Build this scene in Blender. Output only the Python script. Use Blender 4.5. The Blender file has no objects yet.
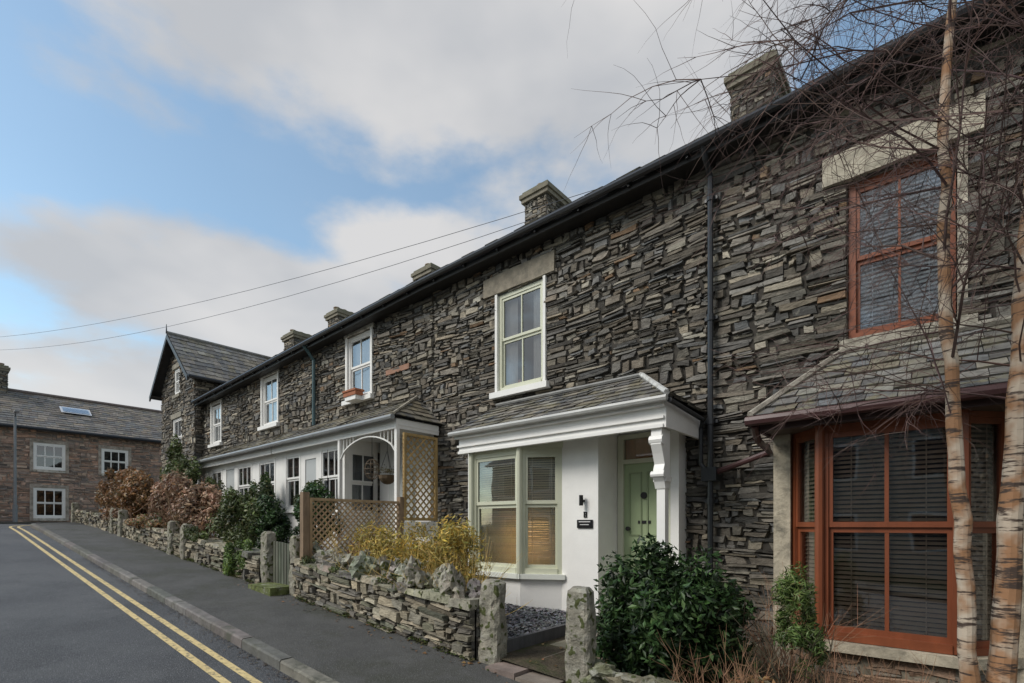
import bpy, bmesh, math, random
from mathutils import Vector, Matrix, noise
R=random.Random(7)
S=bpy.context.scene
# ------------------------------------------------------------------ nodes / materials
def nd(nt,t,ins=None,**kw):
    n=nt.nodes.new(t)
    for k,v in kw.items(): setattr(n,k,v)
    if ins:
        for k,v in ins.items():
            if hasattr(v,'is_output'): nt.links.new(v,n.inputs[k])
            else: n.inputs[k].default_value=v
    return n
def mth(nt,op,a,b=0.0,clamp=False):
    n=nd(nt,'ShaderNodeMath',operation=op); n.use_clamp=clamp
    for i,v in enumerate((a,b)):
        if hasattr(v,'is_output'): nt.links.new(v,n.inputs[i])
        else: n.inputs[i].default_value=v
    return n.outputs[0]
def mixc(nt,f,a,b,mode='MIX'):
    n=nd(nt,'ShaderNodeMix',data_type='RGBA',blend_type=mode)
    for i,v in ((0,f),(6,a),(7,b)):
        if hasattr(v,'is_output'): nt.links.new(v,n.inputs[i])
        else: n.inputs[i].default_value=v if i==0 else (v if len(v)==4 else (*v,1))
    return n.outputs[2]
def ramp(nt,f,p0,p1,c0=(0,0,0,1),c1=(1,1,1,1)):
    n=nd(nt,'ShaderNodeValToRGB'); nt.links.new(f,n.inputs[0])
    e=n.color_ramp.elements; e[0].position=p0;e[1].position=p1;e[0].color=c0;e[1].color=c1
    return n.outputs[0]
M={}
def mk(name,rough=.8,ns=6,amt=.35,bs=30,bstr=.3,bd=.01,patch=None,pscale=2,pr=(.5,.65),metal=0,stretch=(1,1,1),spec=.4,speck=None):
    m=bpy.data.materials.new(name); m.use_nodes=True; nt=m.node_tree
    b=nt.nodes['Principled BSDF']
    at=nd(nt,'ShaderNodeAttribute',attribute_name='Col')
    geo=nd(nt,'ShaderNodeNewGeometry')
    mp=nd(nt,'ShaderNodeMapping',{'Vector':geo.outputs['Position'],'Scale':stretch})
    n1=nd(nt,'ShaderNodeTexNoise',{'Vector':mp.outputs[0],'Scale':ns,'Detail':4,'Roughness':.65})
    k=nd(nt,'ShaderNodeMapRange',{'Value':n1.outputs[0],'From Min':.25,'From Max':.75,'To Min':1-amt,'To Max':1+amt}).outputs[0]
    v=nd(nt,'ShaderNodeVectorMath',operation='SCALE'); nt.links.new(at.outputs[0],v.inputs[0]); nt.links.new(k,v.inputs[3])
    col=v.outputs[0]
    if patch:
        n2=nd(nt,'ShaderNodeTexNoise',{'Vector':geo.outputs['Position'],'Scale':pscale,'Detail':5,'Roughness':.68})
        f=ramp(nt,n2.outputs[0],*pr)
        col=mixc(nt,f,col,patch)
    if speck:
        n3=nd(nt,'ShaderNodeTexNoise',{'Vector':geo.outputs['Position'],'Scale':speck[0],'Detail':1})
        f=ramp(nt,n3.outputs[0],speck[1],speck[1]+.06)
        col=mixc(nt,f,col,speck[2])
    nt.links.new(col,b.inputs['Base Color'])
    b.inputs['Roughness'].default_value=rough; b.inputs['Metallic'].default_value=metal
    b.inputs['Specular IOR Level'].default_value=spec
    if bstr>0:
        nb=nd(nt,'ShaderNodeTexNoise',{'Vector':mp.outputs[0],'Scale':bs,'Detail':3,'Roughness':.65})
        bp=nd(nt,'ShaderNodeBump',{'Height':nb.outputs[0],'Strength':bstr,'Distance':bd})
        nt.links.new(bp.outputs[0],b.inputs['Normal'])
    M[name]=m; return m
mk('slate_stone',.88,8,.45,18,1,.02,patch=(.25,.24,.20,1),pscale=9,pr=(.60,.74),stretch=(1,1,2.2),spec=.25)
mk('pink_stone',.85,4,.4,14,.8,.02,stretch=(1,1,2))
mk('mortar',.95,8,.4,20,.5,.01)
mk('dressed_stone',.85,7,.4,30,.7,.012,patch=(.17,.155,.12,1),pscale=5,pr=(.5,.68))
mk('roof_slate',.7,9,.45,25,.7,.01,patch=(.21,.19,.12,1),pscale=5,pr=(.53,.70))
mk('roof_plain',.7,6,.3,25,.5,.008)
mk('white_render',.75,2.5,.07,60,.35,.006,patch=(.62,.62,.57,1),pscale=1.3,pr=(.6,.85))
mk('painted_wood',.45,3,.06,40,.08,.003)
mk('stained_wood',.45,5,.3,30,.15,.003,stretch=(1,1,.25))
mk('weathered_wood',.8,8,.4,40,.4,.004,stretch=(1,1,.3))
mk('pipe_paint',.35,4,.15,30,.1,.003)
mk('asphalt',.7,1.2,.3,110,1,.010,patch=(.085,.087,.09,1),pscale=.7,pr=(.45,.60),speck=(130,.58,(.20,.20,.20,1)),spec=.45)
mk('tarmac_path',.78,2,.3,110,1,.009,patch=(.052,.052,.04,1),pscale=1.1,pr=(.48,.62),speck=(130,.60,(.17,.17,.16,1)))
mk('kerb_stone',.8,6,.35,60,.6,.006,patch=(.09,.09,.07,1),pscale=4,pr=(.5,.65))
mk('road_paint',.7,14,.25,80,.5,.003,patch=(.12,.11,.09,1),pscale=18,pr=(.52,.68))
mk('soil',.95,7,.5,30,1,.03,patch=(.05,.055,.02,1),pscale=3,pr=(.5,.62))
mk('grass',.95,3,.4,40,1,.03)
mk('rock',.92,10,.5,14,1,.03,patch=(.33,.325,.28,1),pscale=7,pr=(.52,.66),speck=(14,.58,(.07,.08,.03,1)),spec=.25)
mk('paving',.8,5,.35,40,.5,.008)
mk('twig',.8,12,.3,30,0,0)
mk('terracotta',.8,8,.2,40,.2,.003)
mk('blind',.6,3,.05,10,0,0)
mk('curtain',.9,3,.1,10,.0,0)
mk('room',.9,1.5,.4,10,.0,0)
mk('metal_dark',.4,5,.1,10,.0,0,metal=.6)
m=mk('leaf',.45,3,.2,10,0,0); nt=m.node_tree
b=nt.nodes['Principled BSDF']; out=nt.nodes['Material Output']
src=b.inputs['Base Color'].links[0].from_socket
tr=nd(nt,'ShaderNodeBsdfTranslucent',{'Color':src}); mx=nd(nt,'ShaderNodeMixShader',{0:.25,1:b.outputs[0],2:tr.outputs[0]})
nt.links.new(mx.outputs[0],out.inputs[0])
m=bpy.data.materials.new('glass'); m.use_nodes=True; nt=m.node_tree; nt.nodes.remove(nt.nodes['Principled BSDF'])
geo=nd(nt,'ShaderNodeNewGeometry')
nz=nd(nt,'ShaderNodeTexNoise',{'Vector':geo.outputs['Position'],'Scale':1.6,'Detail':1})
bp=nd(nt,'ShaderNodeBump',{'Height':nz.outputs[0],'Strength':.08,'Distance':.03})
gl=nd(nt,'ShaderNodeBsdfGlossy',{'Roughness':.02,'Color':(.93,.97,1,1),'Normal':bp.outputs[0]})
tp=nd(nt,'ShaderNodeBsdfTransparent',{'Color':(.88,.9,.9,1)})
lw=nd(nt,'ShaderNodeFresnel',{'IOR':1.5})
f=mth(nt,'ADD',mth(nt,'MULTIPLY',lw.outputs[0],1.7),.10,True)
mx=nd(nt,'ShaderNodeMixShader',{0:f,1:tp.outputs[0],2:gl.outputs[0]})
nt.links.new(mx.outputs[0],nt.nodes['Material Output'].inputs[0]); M['glass']=m
m=mk('birch_bark',.75,5,.25,18,.6,.006,stretch=(1,1,1)); nt=m.node_tree; b=nt.nodes['Principled BSDF']
geo=nd(nt,'ShaderNodeNewGeometry')
mp=nd(nt,'ShaderNodeMapping',{'Vector':geo.outputs['Position'],'Scale':(5,5,34)})
n=nd(nt,'ShaderNodeTexNoise',{'Vector':mp.outputs[0],'Scale':1.0,'Detail':4,'Roughness':.7})
f=ramp(nt,n.outputs[0],.53,.60)
n2=nd(nt,'ShaderNodeTexNoise',{'Vector':geo.outputs['Position'],'Scale':6,'Detail':3}); f2=ramp(nt,n2.outputs[0],.40,.58)
c=mixc(nt,f2,(.48,.40,.31,1),(.30,.16,.08,1)); c=mixc(nt,f,c,(.06,.04,.03,1)); nt.links.new(c,b.inputs['Base Color'])
m=bpy.data.materials.new('lamp_glow'); m.use_nodes=True; b=m.node_tree.nodes['Principled BSDF']
b.inputs['Base Color'].default_value=(.8,.6,.35,1); b.inputs['Emission Color'].default_value=(1,.62,.28,1); b.inputs['Emission Strength'].default_value=2.2; M['lamp_glow']=m

# ------------------------------------------------------------------ mesh builder
class MB:
    def __init__(s): s.v=[];s.f=[];s.c=[];s.m=[];s.o=(0,0,0);s.cs=(1,0);s.warp=None
    def T(s,ox=0,oy=0,oz=0,phi=0): s.o=(ox,oy,oz); s.cs=(math.cos(phi),math.sin(phi)); return s
    def P(s,x,y,z):
        c,n=s.cs; X=s.o[0]+x*c-y*n; Y=s.o[1]+x*n+y*c; Z=z+s.o[2]
        if s.warp: Z+=s.warp(X)
        s.v.append((X,Y,Z)); return len(s.v)-1
    def F(s,idx,col,m): s.f.append(idx); s.c.append(col); s.m.append(m)
    def box(s,x0,x1,y0,y1,z0,z1,m,col=(.5,.5,.5)):
        p=[s.P(x,y,z) for z in (z0,z1) for x,y in ((x0,y0),(x1,y0),(x1,y1),(x0,y1))]
        for q in ((0,3,2,1),(4,5,6,7),(0,1,5,4),(1,2,6,5),(2,3,7,6),(3,0,4,7)): s.F([p[i] for i in q],col,m)
    def poly(s,pts,m,col): s.F([s.P(*p) for p in pts],col,m)
    def prism(s,pts,n,m,col):
        a=[s.P(*p) for p in pts]; b=[s.P(p[0]+n[0],p[1]+n[1],p[2]+n[2]) for p in pts]
        s.F(a,col,m); s.F(b[::-1],col,m); k=len(pts)
        for i in range(k): s.F([a[i],b[i],b[(i+1)%k],a[(i+1)%k]],col,m)
    def tube(s,pts,rad,m,col,n=6,cap=True):
        rings=[]
        for i,p in enumerate(pts):
            p=Vector(p); a=Vector(pts[max(i-1,0)]); b=Vector(pts[min(i+1,len(pts)-1)])
            d=(b-a).normalized(); up=Vector((0,0,1)) if abs(d.z)<.9 else Vector((1,0,0))
            e=d.cross(up).normalized(); g=d.cross(e)
            r=rad[i] if isinstance(rad,(list,tuple)) else rad
            rings.append([s.P(*(p+e*math.cos(t)*r+g*math.sin(t)*r)) for t in [2*math.pi*j/n for j in range(n)]])
        for a,b in zip(rings,rings[1:]):
            for j in range(n): s.F([a[j],a[(j+1)%n],b[(j+1)%n],b[j]],col,m)
        if cap: s.F(rings[0],col,m); s.F(rings[-1][::-1],col,m)
    def build(s,name,parent=None,smooth=False):
        me=bpy.data.meshes.new(name)
        n=len(s.v); cx=sum(v[0] for v in s.v)/n; cy=sum(v[1] for v in s.v)/n; cz=min(v[2] for v in s.v)
        me.from_pydata([(v[0]-cx,v[1]-cy,v[2]-cz) for v in s.v],[],s.f)
        names=sorted(set(s.m)); ix={k:i for i,k in enumerate(names)}
        for k in names: me.materials.append(M[k])
        me.polygons.foreach_set('material_index',[ix[k] for k in s.m])
        at=me.color_attributes.new('Col','FLOAT_COLOR','CORNER'); buf=[]
        for f,c in zip(s.f,s.c): buf.extend((c[0],c[1],c[2],1.0)*len(f))
        at.data.foreach_set('color',buf)
        if smooth: me.polygons.foreach_set('use_smooth',[True]*len(s.f))
        me.update(); o=bpy.data.objects.new(name,me); S.collection.objects.link(o); o.location=(cx,cy,cz)
        if parent:
            o.parent=parent; o.matrix_parent_inverse=Matrix.Translation(parent.location).inverted()
        return o
def empty(name,loc):
    e=bpy.data.objects.new(name,None); e.location=loc; e.empty_display_size=.3; S.collection.objects.link(e); return e
def vary(c,a=.15):
    k=1+R.uniform(-a,a); return tuple(max(0,x*k*(1+R.uniform(-a,a)*.25)) for x in c)
def vary2(c,a):
    k=1+R.uniform(-a,a); w=R.uniform(-.05,.05); return (c[0]*k*(1+w),c[1]*k,c[2]*k*(1-w))
def g(x):
    if x>40: return g(40)
    if x>=-20: return -1.75-.0743*x
    s=min(1,(-20-x)/8); return -.264+.594*(s-s*s/2)

SL=[((.188,.172,.148),5),((.182,.160,.130),4.5),((.26,.232,.182),2.6),((.09,.084,.075),4),((.21,.142,.09),.45),((.145,.142,.135),3),((.32,.292,.236),1.1),((.135,.121,.098),3)]
PK=[((.42,.27,.20),4),((.34,.24,.19),3),((.26,.20,.165),3),((.46,.34,.26),2),((.19,.16,.145),1.5)]
def pick(pal): return R.choices([p[0] for p in pal],[p[1] for p in pal])[0]
def stone_wall(mb,x0,x1,z0,z1,y,ops=(),topf=None,pal=SL,m='slate_stone',sc=1.0,dep=.055,mort=(.05,.045,.038),lenf=1.0):
    us=sorted({x0,x1,*[o[0] for o in ops],*[o[1] for o in ops]}); us=[u for u in us if x0<=u<=x1]
    zs=sorted({z0,z1,*[o[2] for o in ops],*[o[3] for o in ops]}); zs=[u for u in zs if z0<=u<=z1]
    for a,b in zip(us,us[1:]):
        for c,d in zip(zs,zs[1:]):
            mu,mz=(a+b)/2,(c+d)/2
            if any(o[0]<mu<o[1] and o[2]<mz<o[3] for o in ops): continue
            if topf:
                n=6
                for i in range(n):
                    p,q=a+(b-a)*i/n,a+(b-a)*(i+1)/n
                    if max(topf(p),topf(q))<=c: continue
                    mb.poly([(p,y,c),(q,y,c),(q,y,max(c,min(d,topf(q)))),(p,y,max(c,min(d,topf(p))))],'mortar',mort)
            else: mb.poly([(a,y,c),(b,y,c),(b,y,d),(a,y,d)],'mortar',mort)
    z=z0; sd=R.uniform(0,99)
    while z<z1:
        H=R.uniform(.09,.22)*sc; x=x0-R.uniform(0,.2)
        while x<x1:
            W=R.choice([R.uniform(.14,.34),R.uniform(.25,.68)])*sc*lenf; n=R.choices([1,2,3,4,5],[1.0,3.6,4,2.8,1.1])[0]
            if H/n<.024*sc: n=max(1,n-2)
            if n==1 and H>.14*sc: n=2 if R.random()<.75 else 1
            ws=[R.uniform(.4,1.7) for _ in range(n)]; t=sum(ws); zz=z
            for w in ws:
                h=H*w/t; parts=1 if R.random()<.6 and h<.09*sc else (2 if h<.12*sc or W<.3*sc else 3)
                if h>.09*sc and W<.24*sc: parts=1
                cut=[x,x+W] if parts==1 else ([x,x+W*R.uniform(.3,.7),x+W] if parts==2 else [x,x+W*R.uniform(.2,.4),x+W*R.uniform(.55,.8),x+W])
                for a,b in zip(cut,cut[1:]):
                    wob=.05*noise.noise(Vector((a*.8,z*1.3,sd)))*sc*1.5; tilt=R.uniform(-.055,.055)*(b-a)+.10*(b-a)*noise.noise(Vector((a*.6,z*.8,sd+9)))
                    ga=R.uniform(.003,.009)*sc
                    ra,rb,rc,rd=a+ga+R.uniform(-.03,.012)*sc,b-ga-R.uniform(-.03,.012)*sc,zz+ga*.7+wob-R.uniform(0,.007),zz+h-ga*.7+wob+R.uniform(0,.005)
                    ra=max(ra,x0);rb=min(rb,x1);rc=max(rc,z0);rd=min(rd,z1)
                    ok=True
                    for o in ops:
                        if ra<o[1] and rb>o[0] and rc<o[3] and rd>o[2]:
                            ar=[((o[0]-ra)*(rd-rc),0),((rb-o[1])*(rd-rc),1),((o[2]-rc)*(rb-ra),2),((rd-o[3])*(rb-ra),3)]
                            v,k=max(ar)
                            if v<=0: ok=False;break
                            if k==0: rb=o[0]
                            elif k==1: ra=o[1]
                            elif k==2: rd=o[2]
                            else: rc=o[3]
                    if topf:
                        tt=topf((ra+rb)/2); rd=min(rd,tt)
                    if not ok or rb-ra<.02 or rd-rc<.012: continue
                    hh=rd-rc; ww=rb-ra
                    d=R.uniform(.15,1)*dep; i=min(.009*sc,hh*.2); j=min(.05*sc,ww*.22)
                    near=any(ra<o[1]+.12 and rb>o[0]-.12 and rc<o[3]+.12 and rd>o[2]-.12 for o in ops)
                    if near or topf:
                        c=[(ra,rc),((ra+rb)/2,rc),(rb,rc),(rb,rd),((ra+rb)/2,rd),(ra,rd)]
                    else:
                        tl=tilt; mx1=ra+ww*R.uniform(.25,.75); mx2=ra+ww*R.uniform(.25,.75); u=lambda k:R.uniform(-k,k)*hh
                        c=[(ra+R.uniform(0,j),rc-tl/2+u(.17)),(mx1,rc+u(.15)),(rb-R.uniform(0,j),rc+tl/2+u(.17)),(rb-R.uniform(0,j),rd+tl/2-u(.17)),(mx2,rd+u(.15)),(ra+R.uniform(0,j),rd-tl/2-u(.17))]
                        c=[(min(max(p[0],x0),x1),min(p[1],z1)) for p in c]
                    q=[mb.P(p[0],y,p[1]) for p in c]
                    e=[(1,1),(0,1),(-1,1),(-1,-1),(0,-1),(1,-1)]
                    t1,t2=R.uniform(-.012,.012),R.uniform(-.008,.008)
                    f=[mb.P(p[0]+s_[0]*i*R.uniform(.2,1.8),y-d+s_[0]*t1+s_[1]*t2+R.uniform(-.003,.003),p[1]+s_[1]*i*R.uniform(.2,1.1)) for p,s_ in zip(c,e)]
                    col=vary2(pick(pal),.30)
                    lf=1+.40*noise.noise(Vector((ra*.5,rc*.5,sd+3))); col=tuple(v*lf for v in col)
                    mb.F(f,col,m)
                    for k in range(6): mb.F([q[k],q[(k+1)%6],f[(k+1)%6],f[k]],tuple(v*.8 for v in col),m)
                zz+=h
            x+=W
        z+=H
RS=[((.15,.143,.133),4),((.18,.17,.152),4),((.125,.124,.122),3),((.215,.20,.165),2),((.16,.145,.108),2)]
def slates(mb,p00,p10,p11,p01,rows,w=.24,m='roof_slate',pal=RS,th=.012):
    p00,p10,p11,p01=map(Vector,(p00,p10,p11,p01))
    nrm=(p10-p00).cross(p01-p00).normalized()
    if nrm.z<0: nrm=-nrm
    a=[p-nrm*.01 for p in (p00,p10,p11,p01)]
    mb.poly([tuple(v) for v in a],'roof_plain',(.05,.05,.05))
    mb.poly([tuple(v-nrm*.03) for v in a],'roof_plain',(.05,.05,.05))
    for i in range(rows):
        v0=i/rows; v1=min(1,(i+1.5)/rows)
        L0,R0=p00.lerp(p01,v0),p10.lerp(p11,v0); L1,R1=p00.lerp(p01,v1),p10.lerp(p11,v1)
        W=(R0-L0).length; W1=(R1-L1).length; ud=(R0-L0).normalized() if W>.01 else Vector((1,0,0))
        off=(L1-L0).dot(ud); x=-(w*.5 if i%2 else 0)
        while x<W:
            ww=w*R.uniform(.7,1.2); a0=max(x,0); b0=min(x+ww-.006,W)
            if b0-a0>.02:
                a1=max(a0,off); b1=min(b0,off+W1)
                if b1-a1<.01: a1=b1=min(max((a0+b0)/2,off),off+W1); b1+=.005
                up=(L1-L0)-ud*off; l=R.uniform(.7,1.8)*th; jig=-up*R.uniform(0,.09)
                A=L0+ud*a0+nrm*(l+th)+jig; B=L0+ud*b0+nrm*(l+th)*R.uniform(.85,1.3)+jig-up*R.uniform(-.02,.03)
                C=L0+up+ud*b1+nrm*.002; D=L0+up+ud*a1+nrm*.002
                pi=[mb.P(*v) for v in (A,B,C,D)]; lo=[mb.P(*v) for v in (A-nrm*th*1.6,B-nrm*th*1.6)]
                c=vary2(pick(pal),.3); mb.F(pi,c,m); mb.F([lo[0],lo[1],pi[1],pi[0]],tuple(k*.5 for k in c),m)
            x+=ww
def window(fr,x0,x1,z0,z1,y,m='painted_wood',col=(.75,.74,.70),fw=.06,mid=None,bars=1,back=None,gd=.06,railw=.045,depth=.09,bw=.022):
    fr.box(x0,x0+fw,y,y+depth,z0,z1,m,col); fr.box(x1-fw,x1,y,y+depth,z0,z1,m,col)
    fr.box(x0+fw,x1-fw,y+.002,y+depth,z1-fw,z1,m,col); fr.box(x0+fw,x1-fw,y-.015,y+depth,z0,z0+fw*1.1,m,col)
    a,b,c,d=x0+fw,x1-fw,z0+fw*1.1,z1-fw
    if mid is None: mid=(c+d)/2
    for (zz0,zz1,yy) in ((mid,d,y+.015),(c,mid,y+.04)):
        s=.035
        fr.box(a,a+s,yy,yy+.035,zz0,zz1,m,col); fr.box(b-s,b,yy,yy+.035,zz0,zz1,m,col)
        fr.box(a+s,b-s,yy+.001,yy+.034,zz1-railw,zz1,m,col); fr.box(a+s,b-s,yy+.001,yy+.034,zz0,zz0+railw,m,col)
        for i in range(bars):
            xx=a+(b-a)*(i+1)/(bars+1); fr.box(xx-bw/2,xx+bw/2,yy+.004,yy+.03,zz0+railw,zz1-railw,m,col)
        fr.poly([(a+s,yy+.02,zz0+railw),(b-s,yy+.02,zz0+railw),(b-s,yy+.02,zz1-railw),(a+s,yy+.02,zz1-railw)],'glass',(1,1,1))
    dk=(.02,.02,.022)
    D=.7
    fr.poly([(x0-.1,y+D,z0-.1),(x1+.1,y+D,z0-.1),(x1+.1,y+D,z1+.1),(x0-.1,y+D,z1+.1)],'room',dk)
    if back=='curtain':
        n=14
        for sx0,sx1 in ((a,a+(b-a)*.3),(b-(b-a)*.3,b)):
            for i in range(n):
                u0=sx0+(sx1-sx0)*i/n;u1=sx0+(sx1-sx0)*(i+1)/n;dy=.02*(i%2);dz=.02*((i+1)%2)
                fr.poly([(u0,y+.13+dy,z0),(u1,y+.13+dz,z0),(u1,y+.13+dz,z1),(u0,y+.13+dy,z1)],'curtain',(.80,.76,.72))
    if back=='full':
        n=30
        for i in range(n):
            u0=x0+(x1-x0)*i/n;u1=x0+(x1-x0)*(i+1)/n;dy=.012*(i%2);dz=.012*((i+1)%2)
            fr.poly([(u0,y+.13+dy,z0),(u1,y+.13+dz,z0),(u1,y+.13+dz,z1),(u0,y+.13+dy,z1)],'curtain',(.75,.72,.68))
def blinds(mb,x0,x1,z0,z1,y,col,pitch=.038,ang=.5,gap=()):
    z=z0
    while z<z1:
        w=.016; dr=R.uniform(-.002,.002)
        mb.poly([(x0,y-w,z-w*ang+dr),(x1,y-w,z-w*ang-dr),(x1,y+w,z+w*ang-dr),(x0,y+w,z+w*ang+dr)],'blind',vary(col,.08))
        z+=pitch
    for t in (.2,.8):
        u=x0+(x1-x0)*t; mb.box(u-.004,u+.004,y-.02,y-.017,z0,z1,'blind',col)

# ------------------------------------------------------------------ GROUND, ROAD, PAVEMENT
xs=[-400,-150,-80,-50]+[-40+i for i in range(0,61)]+[25,30,40,80,150,400]
def sheet(name,xs,y0,y1,dz,m,col,ny=1,parent=None):
    mb=MB(); rows=[]
    for x in xs:
        rows.append([mb.P(x,y0+(y1-y0)*j/ny,g(x)+dz) for j in range(ny+1)])
    for a,b in zip(rows,rows[1:]):
        for j in range(ny): mb.F([a[j],b[j],b[j+1],a[j+1]],col,m)
    return mb.build(name)
sheet('ground',xs,-400,400,-.06,'grass',(.05,.065,.025),8)
fx=lambda a,b:[a+(b-a)*i/max(1,int(abs(b-a))) for i in range(int(max(1,abs(b-a)))+1)]
mb=MB()
for (a,b,y0,y1) in ((-22.5,25,-3.6,2.3),(-31,-22.5,-14,24)):
    q=fx(a,b)
    for p,r in zip(q,q[1:]):
        mb.poly([(p,y0,g(p)),(r,y0,g(r)),(r,y1,g(r)),(p,y1,g(p))],'asphalt',(.058,.060,.064))
mb.build('road')
KY=2.18
path=[(24-i*.9,KY) for i in range(53)]
path=[p for p in path if p[0]>-22.9]
cx,cy,rr=-23,KY+3.5,3.5
path+=[(cx-rr*math.sin(t),cy-rr*math.cos(t)) for t in [math.pi/2*i/7 for i in range(0,8)]]+[(-26.5,cy+i*1.2) for i in range(1,14)]
mb=MB(); kb=MB()
for a,b in zip(path,path[1:]):
    d=Vector((b[0]-a[0],b[1]-a[1],0)); 
    if d.length<.05: continue
    L=d.length
    nx,ny=d.y/L,-d.x/L
    za,zb=g(a[0]),g(b[0])
    def pt(p,z,o,dz,t): return (p[0]+nx*o+d.x/L*t,p[1]+ny*o+d.y/L*t,z+dz)
    c=vary((.15,.142,.125),.22); gp=.006; j1,j2=R.uniform(-.006,.006),R.uniform(-.006,.006)
    ptsb=[pt(a,za,0,-.1,gp),pt(b,zb,0,-.1,-gp),pt(b,zb,.12,-.1,-gp),pt(a,za,.12,-.1,gp)]
    ptst=[pt(a,za,.014,.100+j1,gp),pt(b,zb,.014,.100+j2,-gp),pt(b,zb,.12,.103+j2,-gp),pt(a,za,.12,.103+j1,gp)]
    mid=[pt(a,za,0,.083+j1,gp),pt(b,zb,0,.083+j2,-gp)]
    i0=[kb.P(*p) for p in ptsb]; i1=[kb.P(*p) for p in ptst]; i2=[kb.P(*p) for p in mid]
    kb.F([i1[0],i1[1],i1[2],i1[3]],c,'kerb_stone'); kb.F([i0[0],i0[1],i2[1],i2[0]],c,'kerb_stone'); kb.F([i2[0],i2[1],i1[1],i1[0]],c,'kerb_stone')
    kb.F([i0[0],i2[0],i1[0],i1[3],i0[3]],c,'kerb_stone'); kb.F([i0[1],i2[1],i1[1],i1[2],i0[2]],c,'kerb_stone')
    W=1.45
    mb.poly([pt(a,za,.11,.093,0),pt(b,zb,.11,.093,0),pt(b,zb,W,.10,0),pt(a,za,W,.10,0)],'tarmac_path',(.075,.073,.068))
mb.build('pavement'); kb.build('kerb')
mb=MB()
q=fx(-22.5,25)
for p,r in zip(q,q[1:]): 
    mb.prism([(p,-5.2,g(p)+.1),(r,-5.2,g(r)+.1),(r,-3.6,g(r)+.1),(p,-3.6,g(p)+.1)],(0,0,-.15),'tarmac_path',(.08,.078,.07))
mb.box(-32.2,-31,-14,24,-.05,.13,'tarmac_path',(.08,.078,.07))
mb.build('pavement')
mb=MB()
for off in (1.86,1.665):
    pth=[(24-i*.8,off) for i in range(59)]; pth=[p for p in pth if p[0]>-22.9]
    r2=cy-off; pth+=[(cx-r2*math.sin(t),cy-r2*math.cos(t)) for t in [math.pi/2*i/9 for i in range(10)]]+[(cx-r2,cy+i) for i in range(1,12)]
    for a,b in zip(pth,pth[1:]):
        d=Vector((b[0]-a[0],b[1]-a[1])); 
        if d.length<.01: continue
        n=Vector((d.y,-d.x)).normalized()*.07
        mb.poly([(a[0],a[1],g(a[0])+.004),(b[0],b[1],g(b[0])+.004),(b[0]+n.x,b[1]+n.y,g(b[0])+.004),(a[0]+n.x,a[1]+n.y,g(a[0])+.004)],'road_paint',(.64,.50,.24))
mb.build('double_yellow_lines')
mb=MB()
for i in range(1400):
    x=R.uniform(-14,1); y=KY-abs(R.gauss(0,.07))-.01; s=R.uniform(.006,.018); a=R.uniform(0,6)
    mb.poly([(x+s*math.cos(a+k),y+s*math.sin(a+k),g(x)+.006+R.uniform(0,.008)) for k in (0,2.1,4.2)],'leaf',vary((.10,.075,.05),.5))
mb.build('kerb_litter')
sheet('garden_soil',fx(-25.2,8),3.7,6.55,.17,'soil',(.07,.055,.035),6)

# ------------------------------------------------------------------ MAIN TERRACE
WY=6.5
def ze(x): return 4.66 if x>-8 else 4.66+(x+8)/12.9*.28
LIN=(.27,.25,.20)
WHITE=(.80,.79,.76)
CREAM=(.58,.59,.46)
def house_shell(name,x0,x1,ops,roofrows=14,sc=.96):
    e=empty(name,((x0+x1)/2,WY,g((x0+x1)/2)))
    w=MB()
    stone_wall(w,x0,x1,g(x1)-.3,ze(x1),WY,ops,topf=None,sc=sc)
    w.poly([(x0,WY+.3,g(x1)-.3),(x0,14.2,g(x1)-.3),(x0,14.2,ze(x0)),(x0,WY+.3,ze(x0))],'mortar',(.12,.11,.1))
    w.poly([(x1,WY+.01,g(x1)-.3),(x1,14.2,g(x1)-.3),(x1,14.2,ze(x1)),(x1,WY+.01,ze(x1))],'mortar',(.12,.11,.1))
    w.poly([(x0,14.2,g(x1)-.3),(x1,14.2,g(x1)-.3),(x1,14.2,ze(x1)),(x0,14.2,ze(x0))],'mortar',(.12,.11,.1))
    for o in ops:
        c=(.2,.19,.16)
        w.box(o[0]-.15,o[0],WY-.0,WY+.25,o[2],o[3],'dressed_stone',c); w.box(o[1],o[1]+.15,WY,WY+.25,o[2],o[3],'dressed_stone',c)
        w.box(o[0]-.15,o[1]+.15,WY+.001,WY+.25,o[3],o[3]+.1,'dressed_stone',c)
    w.build('stone_wall',e)
    r=MB(); k=.60; z0,z1=ze(x0),ze(x1); yr=10.35
    slates(r,(x0,6.14,z0+.05),(x1,6.14,z1+.05),(x1,yr,z1+.05+(yr-6.14)*k),(x0,yr,z0+.05+(yr-6.14)*k),roofrows,.3)
    slates(r,(x1,14.4,z1+.05),(x0,14.4,z0+.05),(x0,yr,z0+.05+(yr-6.14)*k),(x1,yr,z1+.05+(yr-6.14)*k),roofrows,.5)
    for y0,y1,a,b,c in ((6.17,6.2,-.13,.03,(.03,.028,.027)),(6.19,6.55,-.10,-.085,(.025,.023,.022))):
        p=[(x0,y0,z0+a),(x1,y0,z1+a),(x1,y1,z1+a),(x0,y1,z0+a)]
        r.prism(p,(0,0,b-a),'painted_wood',c)
    r.build('slate_roof',e)
    gt=MB(); gt.tube([(x0,6.10,z0-.02),(x1,6.10,z1-.02)],.05,'pipe_paint',(.025,.025,.027),8)
    x=x0+.4
    while x<x1: gt.box(x-.015,x+.015,6.12,6.2,ze(x)-.1,ze(x)+.02,'pipe_paint',(.02,.02,.022)); x+=.8
    gt.build('gutter',e)
    return e
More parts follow.
